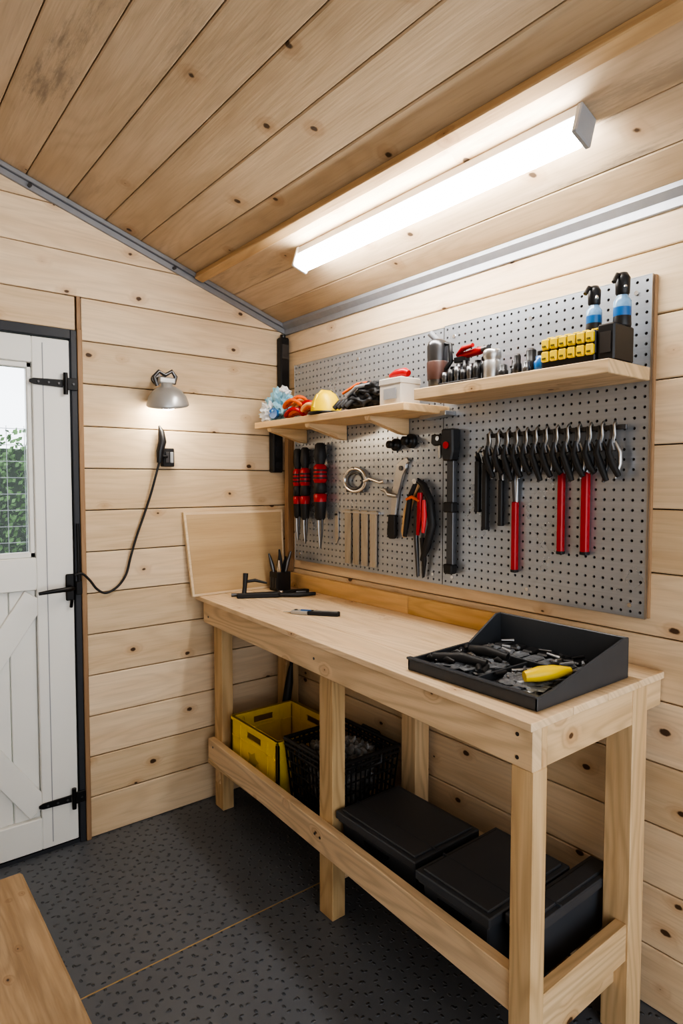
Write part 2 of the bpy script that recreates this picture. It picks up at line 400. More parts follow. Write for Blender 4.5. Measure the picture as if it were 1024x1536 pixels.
# ------------------------------------------------------------------ door
b=B()
b.bx(DX1-0.022,DX1,YW-0.008,YW+0.06,0,DZ,frame_dark,bev=0.002)
b.bx(DX0,DX0+0.022,YW-0.008,YW+0.06,0,DZ,frame_dark,bev=0.002)
b.bx(DX0+0.022,DX1-0.022,YW-0.008,YW+0.06,DZ-0.035,DZ,frame_dark,bev=0.002)
b.bx(DX0+0.022,DX1-0.022,YW+0.0,YW+0.06,0,0.014,frame_dark)
doorframe=b.finish('trim_5',False)
b=B(); a0,a1=DX0+0.026,DX1-0.026; zt=DZ-0.04; zb=0.018; y0=YW-0.002; y1=YW+0.042
b.bx(a1-0.13,a1,y0,y1,zb,zt,white_paint,bev=0.003)
b.bx(a0,a0+0.13,y0,y1,zb,zt,white_paint,bev=0.003)
b.bx(a0+0.13,a1-0.13,y0,y1,1.83,zt,white_paint,bev=0.003)
b.bx(a0+0.13,a1-0.13,y0,y1,1.00,1.12,white_paint,bev=0.003)
b.bx(a0+0.13,a1-0.13,y0,y1,zb,0.14,white_paint,bev=0.003)
n=6; w=(a1-a0-0.26)/n
for k in range(n): b.bx(a0+0.13+k*w+0.0015,a0+0.13+(k+1)*w-0.0015,y0+0.018,y1-0.004,0.14,1.0,white_paint,bev=0.003)
g0,g1,gz0,gz1=a0+0.13,a1-0.13,1.12,1.83
for (q0,q1,r0,r1) in ((g0,g0+0.018,gz0,gz1),(g1-0.018,g1,gz0,gz1),(g0,g1,gz0,gz0+0.02),(g0,g1,gz1-0.02,gz1)):
    b.bx(q0,q1,y0+0.008,y1-0.004,r0,r1,white_paint,bev=0.003)
def brace(xa,za,xb,zb_,w=0.085):
    d=Vector((xb-xa,0,zb_-za)).normalized(); nn=Vector((-d.z,0,d.x))*w/2
    A=Vector((xa,y0+0.003,za)); C=Vector((xb,y0+0.003,zb_))
    b.prism([A-nn,C-nn,C+nn,A+nn],(0,0.016,0),white_paint,bev=0.002)
mx_=(a0+a1)/2; mz=0.57
brace(g1-0.005,0.975,mx_,mz); brace(g0+0.005,0.975,mx_,mz); brace(g1-0.005,0.17,mx_,mz-0.001); brace(g0+0.005,0.17,mx_,mz-0.001)
b.bx(a1-0.095,a1-0.092,y0-0.0012,y0+0.002,zb+0.02,zt-0.02,greyp)
door=b.finish('door_1',False)
b=B(); b.bx(g0+0.0185,g1-0.0185,YW+0.018,YW+0.022,gz0+0.0205,gz1-0.0205,glass); b.finish('window_1',False,parent=door)
def hinge(z,kind=0):
    b=B(); yy=y0-0.003
    if kind==0:
        b.prism([(0.545,yy,z+0.006),(0.56,yy,z+0.012),(0.66,yy,z+0.014),(0.66,yy,z-0.014),(0.56,yy,z-0.010),(0.545,yy,z-0.004)],(0,-0.005,0),blackm,bev=0.001)
        b.cyl((0.668,yy-0.010,z-0.04),(0.668,yy-0.010,z+0.04),0.008,blackm,n=12)
        b.bx(0.672,0.71,yy-0.012,yy-0.006,z-0.022,z+0.022,blackm,bev=0.001)
        for x in (0.575,0.61,0.645,0.695): b.cyl((x,yy-0.004,z),(x,yy-0.009 if x<0.66 else yy-0.016,z),0.004,darksteel,n=10)
    else:
        b.bx(0.655,0.685,yy-0.008,yy,z-0.05,z+0.05,blackm,bev=0.003)
        b.tube([(0.67,yy-0.005,z),(0.67,yy-0.045,z),(0.655,yy-0.05,z),(0.60,yy-0.05,z-0.002),(0.55,yy-0.05,z-0.006)],[0.008,0.008,0.009,0.008,0.006],blackm,n=12)
        b.cyl((0.672,yy-0.006,z-0.075),(0.672,yy-0.018,z-0.05),0.006,blackm,n=10)
        b.bx(0.690,0.712,yy-0.014,yy-0.006,z-0.03,z+0.02,blackm,bev=0.002)
    return b.finish('door_hinge' if kind==0 else 'door_handle')
hinge(1.762); hinge(0.185); hinge(1.0,1)
b=B(); b.tube([(0.702,YW-0.013,1.02),(0.702,YW-0.013,1.15),(0.701,YW-0.013,1.24)],[0.005,0.006,0.005],blackm,n=10); b.finish('door_stay_rod')

# ------------------------------------------------------------------ outside
b=B()
b.bx(-6,7,2.6,9,-0.12,-0.05,grass); b.finish('ground',False)
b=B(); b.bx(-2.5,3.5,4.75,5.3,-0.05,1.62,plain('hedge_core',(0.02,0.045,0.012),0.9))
for i in range(11000):
    x=random.uniform(-1.5,2.6); zz=random.uniform(0.5,1.75); y=4.75-random.random()*0.16
    d=Vector((random.gauss(0,1),random.gauss(0,1)-0.6,random.gauss(0,1))).normalized(); u=d.orthogonal().normalized()*0.022; w=d.cross(u).normalized()*0.013
    c=Vector((x,y,zz)); b.add([c-u,c-w,c+u,c+w],[(0,1,2,3)],leafm)
b.finish('garden_hedge')
b=B()
for k in range(30): b.bx(-1.2+k*0.1,-1.197+k*0.1,4.30,4.303,-0.05,1.74,greyp)
for k in range(18): b.bx(-1.2,1.75,4.297,4.300,0.02+k*0.1,0.024+k*0.1,greyp)
b.finish('wire_fence')

# ------------------------------------------------------------------ workbench
def fx(y,o=0.0): return o+0.06*y
wb=B()
edges=[0,0.27,0.52,0.77,1.0]
for k in range(4):
    ys=(0.745,2.507)
    P=[]
    for (yy,kk) in ((ys[0],k),(ys[0],k+1),(ys[1],k+1),(ys[1],k)):
        f=fx(yy,1.030); x=f+(1.647-f)*edges[kk]+(0.0013 if kk==k else -0.0013)
        P.append((x,yy))
    wb.hexa([(q[0],q[1],BT-0.018) for q in P]+[(q[0],q[1],BT) for q in P],top_y,bev=0.0014)
def skew(y0,y1,xo,th,z0,z1,mat,z0b=None,z1b=None,bev=0.002):
    z0b=z0 if z0b is None else z0b; z1b=z1 if z1b is None else z1b
    a=fx(y0,xo);c=fx(y1,xo)
    wb.hexa([(a,y0,z0),(a+th,y0,z0),(c+th,y1,z0b),(c,y1,z0b),(a,y0,z1),(a+th,y0,z1),(c+th,y1,z1b),(c,y1,z1b)],mat,bev=bev)
AZ0=BT-0.108; AZ1=BT-0.0185
skew(0.750,2.45,1.045,0.032,AZ0,AZ1,fr_y)
skew(0.806,2.45,1.060,0.030,0.245,0.335,fr_y,0.205,0.298)
wb.bx(1.094,1.142,0.750,0.824-0.018,0.0,AZ0+0.0,fr_z,bev=0.002)
wb.bx(1.124,1.142,0.752,0.804,AZ0,AZ1,fr_z)
for ya in (1.545,2.372):
    x=fx(ya,1.0925); wb.bx(x,x+0.052,ya,ya+0.070,0,AZ1-0.0,fr_z,bev=0.002)
for ya,xa in ((0.750,1.500),(1.55,1.555),(2.372,1.555)):
    wb.bx(xa,xa+0.070,ya,ya+0.070,0,AZ1,fr_z,bev=0.002)
wb.bx(1.1425,1.500,0.752,0.782,AZ0,AZ1,fr_x,bev=0.002)
wb.bx(1.570,1.645,0.752,0.782,AZ0+0.02,AZ1,fr_x,bev=0.002)
wb.bx(1.25,1.555,2.40,2.43,AZ0,AZ1,fr_x,bev=0.002)
wb.bx(1.625,1.645,0.80,2.45,AZ0,AZ1,fr_y,bev=0.002)
wb.bx(1.1425,1.500,0.755,0.785,0.205,0.300,fr_x,bev=0.002)
for ya in (1.56,2.39): wb.bx(1.23,1.555,ya,ya+0.04,0.11,0.194,fr_x,bev=0.002)
wb.bx(1.1425,1.56,0.786,0.81,0.13,0.194,fr_x,bev=0.002)
wb.bx(1.20,1.27,0.79,2.44,0.195,0.213,fr_y,bev=0.002)
wb.bx(1.325,1.395,0.79,2.44,0.195,0.213,fr_y,bev=0.002)
wb.bx(1.45,1.497,0.79,2.44,0.195,0.213,fr_y,bev=0.002)
wb.bx(1.585,1.62,0.80,1.54,0.16,0.25,fr_y,bev=0.002)
wb.bx(1.622,1.646,1.66,2.50,BT,BT+0.066,gold_y,bev=0.002)
wb.bx(1.622,1.646,1.16,1.658,BT,BT+0.066,gold_y,bev=0.002)
for y,zz in ((0.79,AZ0+0.02),(0.79,AZ1-0.02),(1.58,AZ0+0.045),(2.40,AZ0+0.03)):
    x=fx(y,1.045); wb.cyl((x-0.0012,y,zz),(x+0.004,y,zz),0.0045,darksteel,n=10)
for y in (1.57,1.60,2.40): 
    x=fx(y,1.060); wb.cyl((x-0.0012,y,0.275),(x+0.004,y,0.275),0.0045,darksteel,n=10)
wb.finish('workbench')

# leaning board
b=B()
def lb(u,v,d=0.0):
    x0=1.150+(1.125-1.150)*v; x1=1.612+0.006*v; zz=BT+0.001+v*(1.268-BT); y=2.462+0.030*v
    return Vector((x0+(x1-x0)*u,y+d,zz))
b.prism([lb(0,0),lb(1,0),lb(1,1),lb(0,1)],(0,0.016,0),plyedge,bev=0.001)
b.prism([lb(0.022,0.03,-0.0012),lb(0.978,0.03,-0.0012),lb(0.978,0.97,-0.0012),lb(0.022,0.97,-0.0012)],(0,0.004,0),ply)
b.finish('plywood_board')

# ------------------------------------------------------------------ pegboard
PF=1.628
b=B(); PY0,PY1,PZ0,PZ1=0.79,2.402,1.043,1.925
def panel(y0,y1,z0,z1,x,sp=0.0265,r=0.0042):
    ny=round((y1-y0)/sp); nz=round((z1-z0)/sp); sy=(y1-y0)/ny; sz=(z1-z0)/nz
    vs=[];fs=[]; idx={}
    def g(k,co):
        if k not in idx: idx[k]=len(vs); vs.append(co)
        return idx[k]
    for i in range(ny):
        for j in range(nz):
            cy=y0+(i+.5)*sy; c_z=z0+(j+.5)*sz
            out=[]
            for (a,bb) in ((2,1),(2,2),(1,2),(0,2),(0,1),(0,0),(1,0),(2,0)):
                out.append(g((2*i+a,2*j+bb),(x,y0+(i+a/2)*sy,z0+(j+bb/2)*sz)))
            inn=[];inb=[]
            for k in range(8):
                an=k*math.pi/4
                inn.append(len(vs)); vs.append((x,cy+r*math.cos(an),c_z+r*math.sin(an)))
                inb.append(len(vs)); vs.append((x+0.004,cy+r*math.cos(an),c_z+r*math.sin(an)))
            for k in range(8):
                fs.append((out[k],out[(k+1)%8],inn[(k+1)%8],inn[k]))
                fs.append((inn[k],inn[(k+1)%8],inb[(k+1)%8],inb[k]))
    b.add(vs,fs,pegm,rnd=0.5)
panel(PY0,1.494,PZ0,PZ1,PF); panel(1.497,PY1,PZ0,PZ1-0.004,PF)
b.bx(PF+0.004,PF+0.006,PY0+0.001,PY1-0.001,PZ0+0.001,PZ1-0.005,dark_gap)
for (ya,yb) in ((PY0,PY0+0.0015),(PY1-0.0015,PY1)): b.bx(PF-0.001,PF+0.010,ya,yb,PZ0,PZ1,steel)
b.bx(PF-0.001,PF+0.010,PY0,PY1,PZ0-0.0015,PZ0,steel); b.bx(PF-0.001,PF+0.010,PY0,1.494,PZ1,PZ1+0.0015,steel)
b.bx(PF-0.001,PF+0.010,1.497,PY1,PZ1-0.004,PZ1-0.0025,steel)
FX=XW-0.0005
b.bx(PF+0.010,FX,PY0-0.004,PY0+0.03,PZ0,PZ1,trimwood); b.bx(PF+0.010,FX,PY1-0.03,PY1,PZ0,PZ1,trimwood); b.bx(PF+0.010,FX,1.47,1.52,PZ0,PZ1,trimwood)
for y in (0.83,1.15,1.45,1.54,1.95,2.36):
    for zz in (PZ0+0.03,PZ1-0.04): b.cyl((PF-0.003,y,zz),(PF+0.002,y,zz),0.006,chrome,n=12)
b.finish('pegboard',False)

# shelves
def shelf(y0,y1,zt,dep,th,mat,br,name):
    b=B(); b.bx(PF-0.002-dep,PF-0.002,y0,y1,zt-th,zt,mat,bev=0.002)
    for y in br:
        xf=PF-0.002-dep+0.025; xb=PF-0.002
        b.prism([(xb,y,zt-th),(xb,y,zt-th-0.058),(xb-0.03,y,zt-th-0.055),(xf+0.005,y,zt-th-0.014),(xf,y,zt-th)],(0,0.030,0),mat_x,bev=0.001)
    return b.finish(name)
mat_x=fr_x
shelf_y=wood('shelf_pine',(0.74,0.52,0.28),(0.65,0.42,0.20),(0.1,0.04,0.02),'Y',ring=0.4,knots=0.4)
SL=1.652; SR=1.690
shelf(1.465,2.39,SL,0.215,0.026,shelf_y,(2.30,2.02,1.66),'wall_shelf')
shelf(0.79,1.437,SR,0.200,0.034,fr_y,(),'wall_shelf')

# ------------------------------------------------------------------ pegboard tools
def P(y,z,d=0.0): return (PF-0.0015-d,y,z)
def plate(b,pts,d0,d1,mat,bev=0.001): b.prism([P(y,z,d0) for y,z in pts],(-(d1-d0),0,0),mat,bev=bev)
def gripped(name,y,zt,zb,zt2,r):
    b=B(); d=r
    L=zt-zb
    b.tube([P(y,zt,d),P(y,zt-0.008,d),P(y,zt-0.06,d),P(y,zt-0.09,d)],[r*0.45,r*0.75,r*0.9,r*0.62],blackr,n=16)
    b.tube([P(y,zt-0.09,d),P(y,zt-0.10,d),P(y,zt-0.10-L*0.18,d),P(y,zt-0.11-L*0.18,d)],[r*0.62,r*0.95,r,r*0.8],redm,n=16)
    for k in range(3):
        z0=zt-0.112-k*L*0.05; b.tube([P(y,z0,d),P(y,z0-0.007,d)],[r*1.03]*2,blackr,n=16)
    z1=zt-0.11-L*0.18
    b.tube([P(y,z1,d),P(y,z1-0.01,d),P(y,z1-0.04,d),P(y,z1-0.045,d)],[r*0.8,r*0.9,r*0.95,r*0.7],blackr,n=16)
    b.tube([P(y,z1-0.045,d),P(y,z1-0.05,d),P(y,z1-0.08,d)],[r*0.7,r*0.97,r*0.9],redm,n=16)
    b.tube([P(y,z1-0.08,d),P(y,zb+0.01,d),P(y,zb,d)],[r*0.9,r*0.75,r*0.5],blackr,n=16)
    for s in (-1,1): b.tube([P(y+s*r*0.45,zb+0.01,d),P(y+s*r*0.4,zb-0.05,d),P(y+s*r*0.1,zt2,d)],[0.006,0.005,0.0025],darksteel if s<0 else steel,n=8)
    b.cyl(P(y,zt-0.01,0),P(y,zt-0.01,d),0.003,darksteel,n=8)
    b.finish(name)
gripped('screwdriver',2.345,1.545,1.235,1.135,0.022)
gripped('screwdriver',2.285,1.548,1.230,1.125,0.024)
gripped('screwdriver',2.165,1.562,1.235,1.115,0.030)
b=B(); plate(b,[(2.075,1.275),(2.095,1.275),(2.098,1.18),(2.085,1.135),(2.073,1.17)],0,0.004,steel); b.cyl(P(2.085,1.262),P(2.085,1.262,0.012),0.004,blackp,n=10); b.finish('putty_knife')
b=B()
for k in range(4):
    y=2.025-k*0.052; plate(b,[(y,1.285),(y-0.038,1.285),(y-0.036,1.065),(y-0.002,1.065)],0.002,0.010,shimw)
b.bx(PF-0.013,PF-0.0015,1.815,2.04,1.272,1.28,steel); b.finish('paint_stir_sticks')
b=B(); pts=[]
for k in range(32):
    a=2*math.pi*k/32; pts.append(P(1.955+0.066*math.cos(a),1.405+0.046*math.sin(a),0.012))
b.tube(pts,0.0075,chrome,n=10,closed=True)
pts=[P(1.955+0.046*math.cos(2*math.pi*k/32),1.402+0.031*math.sin(2*math.pi*k/32),0.012) for k in range(32)]
b.tube(pts,0.004,darksteel,n=8,closed=True)
b.bx(PF-0.016,PF-0.008,1.90,2.01,1.356,1.368,darksteel,bev=0.002)
b.tube([P(1.895,1.40,0.014),P(1.86,1.41,0.016),P(1.80,1.395,0.016),P(1.775,1.40,0.016)],[0.008,0.006,0.006,0.009],chrome,n=12)
b.cyl(P(1.955,1.452),P(1.955,1.452,0.02),0.004,darksteel,n=8)
b.finish('pipe_clamp')
for (y,zz,r) in ((1.725,1.535,0.023),(1.645,1.545,0.026)):
    b=B(); M=Matrix.Rotation(-math.pi/2,3,'Y')
    b.lathe([(0,0),(r,0),(r*1.0,0.012),(r*0.85,0.016),(r*0.5,0.018),(r*0.5,0.03),(r*0.62,0.034),(r*0.6,0.044),(0,0.046)],P(y,zz),blackp,M=M)
    b.finish('magnetic_tool_knob')
b=B()
plate(b,[(1.690,1.478),(1.662,1.487),(1.650,1.472),(1.668,1.464),(1.666,1.448),(1.684,1.425),(1.706,1.36),(1.722,1.27),(1.748,1.27),(1.738,1.36),(1.722,1.43),(1.712,1.465)],0.002,0.012,steel,bev=0.002)
b.cyl(P(1.690,1.448,0.001),P(1.690,1.448,0.016),0.009,darksteel,n=14)
plate(b,[(1.718,1.275),(1.754,1.275),(1.762,1.20),(1.750,1.185),(1.728,1.185),(1.717,1.20)],0.0,0.018,blackr,bev=0.003)
b.finish('adjustable_wrench')
b=B()
b.tube([P(1.80,1.37,0.012),P(1.77,1.365,0.012),P(1.745,1.35,0.022),P(1.70,1.345,0.022)],[0.005,0.009,0.009,0.007],steel,n=12)
b.finish('hose_nozzle')
b=B()
b.tube([P(1.60,1.395,0.012),P(1.625,1.36,0.014),P(1.655,1.29,0.014),P(1.672,1.215,0.012),P(1.668,1.195,0.012)],[0.010,0.013,0.014,0.012,0.008],plain('tan_handle',(0.62,0.42,0.22),0.5),n=12)
b.tube([P(1.60,1.40,0.022),P(1.63,1.345,0.024),P(1.645,1.26,0.024),P(1.66,1.20,0.02)],[0.008,0.010,0.010,0.008],blackr,n=12)
b.tube([P(1.60,1.405,0.018),P(1.565,1.385,0.02),P(1.535,1.33,0.02),P(1.525,1.25,0.02),P(1.55,1.17,0.02),P(1.575,1.12,0.018)],[0.008,0.012,0.014,0.016,0.014,0.008],blackr,n=12)
b.tube([P(1.575,1.36,0.03),P(1.572,1.29,0.03),P(1.585,1.21,0.03)],[0.010,0.013,0.006],redm,n=12)
b.tube([P(1.550,1.335,0.036),P(1.547,1.28,0.036),P(1.553,1.22,0.036)],[0.006,0.010,0.006],plain('pink_red_grip',(0.70,0.05,0.06),0.4),n=12)
b.tube([P(1.60,1.31,0.018),P(1.607,1.20,0.016),P(1.60,1.06,0.012)],[0.008,0.009,0.006],darksteel,n=10)
b.tube([P(1.575,1.20,0.018),P(1.565,1.12,0.016),P(1.575,1.06,0.01)],[0.009,0.009,0.004],blackr,n=10)
b.cyl(P(1.60,1.40,0.0),P(1.60,1.40,0.034),0.010,chrome,n=14)
b.tube([P(1.64,1.335,0.03),P(1.61,1.345,0.036),P(1.57,1.33,0.036)],0.006,orange,n=8)
b.finish('garden_shears')
b=B()
plate(b,[(1.418,1.575),(1.470,1.575),(1.472,1.50),(1.462,1.468),(1.425,1.468),(1.416,1.50)],0.0,0.040,blackp,bev=0.005)
plate(b,[(1.472,1.558),(1.525,1.560),(1.527,1.530),(1.512,1.520),(1.472,1.525)],0.004,0.03,blackp,bev=0.004)
b.bx(PF-0.024,PF-0.008,1.428,1.458,1.10,1.47,darksteel,bev=0.002)
plate(b,[(1.422,1.33),(1.464,1.33),(1.464,1.295),(1.422,1.295)],0.002,0.034,blackr,bev=0.004)
plate(b,[(1.422,1.12),(1.464,1.12),(1.460,1.088),(1.426,1.088)],0.002,0.034,blackr,bev=0.004)
b.cyl(P(1.445,1.52,0.038),P(1.445,1.52,0.044),0.012,redm,n=16)
b.cyl(P(1.49,1.545,0.03),P(1.49,1.545,0.036),0.008,chrome,n=12)
b.cyl(P(1.495,1.53,0.016),P(1.495,1.48,0.016),0.006,steel,n=10)
b.finish('bar_clamp')
# pliers rack
b=B()
b.bx(PF-0.030,PF-0.022,0.835,1.275,1.535,1.548,darksteel,bev=0.001)
for y in (0.85,1.06,1.26): b.cyl(P(y,1.541,0),P(y,1.541,0.022),0.004,darksteel,n=8)
ys=[1.262-0.0335*k for k in range(13)]
for k,y in enumerate(ys):
    zb=1.412+0.012*math.sin(k*2.1)
    b.tube([P(y,1.548,0.030),P(y-0.002,1.556,0.040),P(y-0.004,1.548,0.05),P(y-0.004,1.52,0.045),P(y+0.004,1.50,0.04)],0.0035,steel,n=8)
    b.tube([P(y+0.012,1.547,0.038),P(y+0.004,1.525,0.04),P(y+0.008,1.50,0.04),P(y+0.002,1.48,0.04)],[0.004,0.008,0.008,0.007],darksteel,n=8)
    b.tube([P(y+0.008,1.510,0.044),P(y+0.012,1.475,0.046),P(y-0.002,1.440,0.046),P(y-0.016,zb,0.044)],[0.005,0.009,0.010,0.007],blackr,n=10)
    b.tube([P(y+0.002,1.505,0.034),P(y-0.012,1.475,0.032),P(y-0.012,1.445,0.032),P(y+0.000,zb-0.004,0.032)],[0.004,0.006,0.006,0.004],darksteel if k%3 else steel,n=10)
b.finish('pliers_rack')
def longtool(name,y,z0,z1,z2,red,w=0.010,d=0.018):
    b=B()
    b.tube([P(y+0.006,z0,d),P(y-0.004,z0-0.03,d),P(y+0.004,(z0+z1)/2,d),P(y,z1,d)],[w*0.6,w*0.9,w,w*0.8],blackr if not red else darksteel,n=12)
    b.tube([P(y-0.012,z0+0.012,d),P(y+0.010,z0-0.01,d),P(y-0.006,z0-0.05,d),P(y-0.004,z1,d)],[w*0.4,w*0.6,w*0.6,w*0.5],steel,n=10)
    if z2 is not None:
        b.bx(PF-0.0015-d-w,PF-0.0015-d+w,y-w*1.0,y+w*1.0,z2,z1+0.005,red or blackr,bev=0.003)
        b.bx(PF-0.0015-d-w*1.05,PF-0.0015-d+w*1.05,y-w*1.05,y+w*1.05,z2-0.004,z2+0.006,blackr,bev=0.002)
    b.cyl(P(y,z0,0),P(y,z0,d),0.003,darksteel,n=8)
    b.finish(name)
longtool('long_nose_pliers',1.327,1.495,1.46,1.305,None,0.009)
longtool('long_nose_pliers',1.296,1.500,1.45,1.250,None,0.010)
longtool('tin_snips',1.240,1.470,1.40,1.265,None,0.008,0.012)
longtool('pry_bar',1.187,1.470,1.333,1.125,redm,0.009,0.012)
longtool('pry_bar',1.030,1.470,1.422,1.195,redm,0.009,0.012)
longtool('pry_bar',0.955,1.470,1.420,1.200,redm,0.010,0.012)
b=B(); plate(b,[(1.44,1.635),(1.56,1.625),(1.56,1.612),(1.44,1.620)],0.0,0.05,steel); b.finish('magnetic_strip')

# ------------------------------------------------------------------ shelf contents (left)
b=B(); b.blob((1.50,2.322,SL+0.068),(0.056,0.050,0.070),skyb,0.42,11,3,flatb=SL+0.001,smooth=False)
b.blob((1.470,2.345,SL+0.045),(0.045,0.040,0.046),whitep,0.42,11,5,flatb=SL+0.001,smooth=False)
b.blob((1.51,2.315,SL+0.132),(0.030,0.030,0.022),whitep,0.4,11,6,sub=3,smooth=False)
b.cyl((1.46,2.30,SL+0.035),(1.445,2.295,SL+0.035),0.022,blue); b.finish('plastic_carrier_bag')
b=B()
random.seed(3)
for k in range(9):
    a=random.uniform(0,6.28); c=Vector((1.49+0.03*math.cos(a),2.128+0.052*math.cos(k*0.9),SL+0.02+0.007*k)); R=0.036
    t=random.uniform(-0.5,0.5)
    pts=[c+Vector((R*math.cos(q),1.25*R*math.sin(q),0.012*math.sin(2*q+t))) for q in [2*math.pi*j/24 for j in range(24)]]
    b.tube(pts,0.0075,(orange,redm,orange,plain('peach_cord%d'%k,(0.8,0.42,0.2),0.7))[k%4],n=8,closed=True)
b.finish('coiled_rope')
b=B(); hx,hy=1.47,1.955
b.lathe([(0.0,0.083),(0.018,0.081),(0.038,0.068),(0.054,0.040),(0.060,0.0)],(hx,hy,SL+0.012),yel)
b.lathe([(0.060,0.0),(0.070,0.0),(0.070,-0.006),(0.057,-0.011)],(hx,hy,SL+0.012),blackp)
b.tube([(hx-0.058,hy,SL+0.025),(hx-0.042,hy,SL+0.070),(hx-0.02,hy,SL+0.091),(hx+0.02,hy,SL+0.091),(hx+0.042,hy,SL+0.070),(hx+0.058,hy,SL+0.025)],0.006,yel,n=8)
b.finish('hard_hat')
b=B()
b.blob((1.51,1.770,SL+0.035),(0.058,0.080,0.038),blackr,0.35,9,1,flatb=SL+0.001)
b.blob((1.51,1.730,SL+0.072),(0.045,0.060,0.032),blackr,0.35,9,2)
for k in range(4):
    b.tube([(1.49,1.83-k*0.02,SL+0.045),(1.45,1.845-k*0.022,SL+0.035),(1.432,1.855-k*0.022,SL+0.015)],[0.012,0.012,0.009],blackr,n=10)
b.tube([(1.47,1.82,SL+0.06),(1.46,1.76,SL+0.085),(1.48,1.70,SL+0.09)],0.007,greyp,n=8)
b.tube([(1.46,1.84,SL+0.07),(1.48,1.78,SL+0.10),(1.51,1.74,SL+0.105)],0.005,orange,n=8)
b.finish('work_gloves')
b=B()
b.bx(1.44,1.53,1.51,1.615,SL,SL+0.085,cardb,bev=0.003); b.bx(1.438,1.532,1.508,1.617,SL+0.068,SL+0.090,cardb,bev=0.003)
b.bx(1.4365,1.4385,1.53,1.59,SL+0.02,SL+0.055,greyp); b.finish('storage_carton')
b=B(); b.tube([(1.48,1.60,SL+0.103),(1.48,1.57,SL+0.108),(1.48,1.53,SL+0.108),(1.48,1.515,SL+0.103)],[0.010,0.016,0.016,0.010],redm,n=14); b.cyl((1.48,1.60,SL+0.103),(1.48,1.625,SL+0.103),0.006,chrome); b.finish('red_torch')

# ------------------------------------------------------------------ shelf contents (right)
b=B(); c=(1.50,1.405,SR)
b.lathe([(0,0),(0.026,0),(0.029,0.004),(0.030,0.06),(0.033,0.10),(0.034,0.135),(0.030,0.15),(0.018,0.158),(0,0.16)],c,darksteel)
b.lathe([(0.0315,0.03),(0.0325,0.032),(0.0345,0.085),(0.033,0.088)],c,plain('grey_label',(0.10,0.05,0.04),0.4))
b.tube([(1.50,1.372,SR+0.14),(1.50,1.352,SR+0.135),(1.50,1.350,SR+0.08),(1.50,1.37,SR+0.06)],0.007,blackp,n=10)
b.cyl((1.50,1.405,SR+0.155),(1.485,1.425,SR+0.180),0.010,greyp); b.finish('spray_gun')
b=B()
b.bx(1.46,1.535,1.215,1.365,SR,SR+0.012,blackp,bev=0.002)
for i in range(6):
    for j in range(2):
        y=1.352-i*0.0245; x=1.478+j*0.038; h=0.045+0.022*j+0.006*((i*7)%3); r=0.0105
        b.lathe([(0,h),(r*0.6,h),(r*0.6,h-0.004),(r*0.75,h-0.004) ,(r*0.75,h),(r,h),(r,h*0.5),(r*0.85,h*0.45),(r*0.85,0.01)],(x,y,SR),(blackp if (i+j)%2 else darksteel),n=16)
b.finish('socket_set')
b=B(); zz=SR+0.098
b.tube([(1.52,1.335,zz),(1.515,1.30,zz-0.001),(1.50,1.235,zz-0.001),(1.495,1.215,zz)],[0.007,0.011,0.012,0.008],redm,n=12)
b.tube([(1.52,1.34,zz+0.004),(1.50,1.30,zz+0.016),(1.485,1.25,zz+0.016)],[0.006,0.008,0.006],redm,n=12)
b.cyl((1.495,1.22,zz),(1.49,1.195,zz),0.009,darksteel)
b.bx(1.507,1.527,1.295,1.345,SR+0.0765,zz-0.004,blackp,bev=0.002)
b.finish('stapler')
b=B(); c=(1.49,1.182,SR)
b.lathe([(0,0.001),(0.024,0.001),(0.025,0.004),(0.025,0.055),(0.023,0.058),(0.023,0.062),(0.026,0.066),(0.026,0.085),(0.022,0.090),(0,0.090)],c,steel); b.finish('metal_canister')
b=B(); random.seed(5)
for (x,y,r,h,m) in ((1.48,1.135,0.014,0.04,blackp),(1.50,1.105,0.015,0.05,darksteel),(1.475,1.083,0.011,0.06,blackp),(1.505,1.06,0.017,0.075,blackp),(1.47,1.05,0.011,0.035,darksteel),(1.53,1.13,0.014,0.06,darksteel)):
    b.lathe([(0,0),(r,0),(r,h*0.55),(r*0.8,h*0.6),(r*0.8,h*0.92),(r*0.6,h),(0,h)],(x,y,SR),m,n=18)
b.finish('small_jars')
b=B()
b.lathe([(0,0),(0.018,0),(0.019,0.03),(0.014,0.036),(0.014,0.045),(0,0.047)],(1.485,1.015,SR),blue,n=20); b.cyl((1.485,1.015,SR+0.045),(1.485,1.015,SR+0.058),0.010,blackp); b.finish('glue_bottle')
b=B(); ya,yb=0.842,0.992
b.bx(1.452,1.555,ya,yb,SR,SR+0.022,blackp,bev=0.003)
b.bx(1.456,1.555,ya,yb,SR+0.022,SR+0.080,blackp,bev=0.003)
for i in range(6):
    w=(yb-ya)/6; y=ya+i*w
    for j in range(2):
        z0=SR+0.020+j*0.031
        b.bx(1.446,1.458,y+0.002,y+w-0.002,z0,z0+0.027,yel,bev=0.003)
        b.bx(1.443,1.447,y+0.008,y+w-0.008,z0+0.006,z0+0.010,yeld)
    b.bx(1.47,1.55,y+0.003,y+w-0.003,SR+0.080,SR+0.087,yel,bev=0.002)
b.finish('parts_organizer')
b=B(); b.bx(1.455,1.55,0.794,0.838,SR,SR+0.09,blackp,bev=0.004); b.bx(1.453,1.456,0.802,0.830,SR+0.02,SR+0.07,darksteel); b.finish('battery_pack')
clearb=plain('pale_blue_liquid',(0.20,0.36,0.55),0.15,noise_amt=0.5,nscale=60)
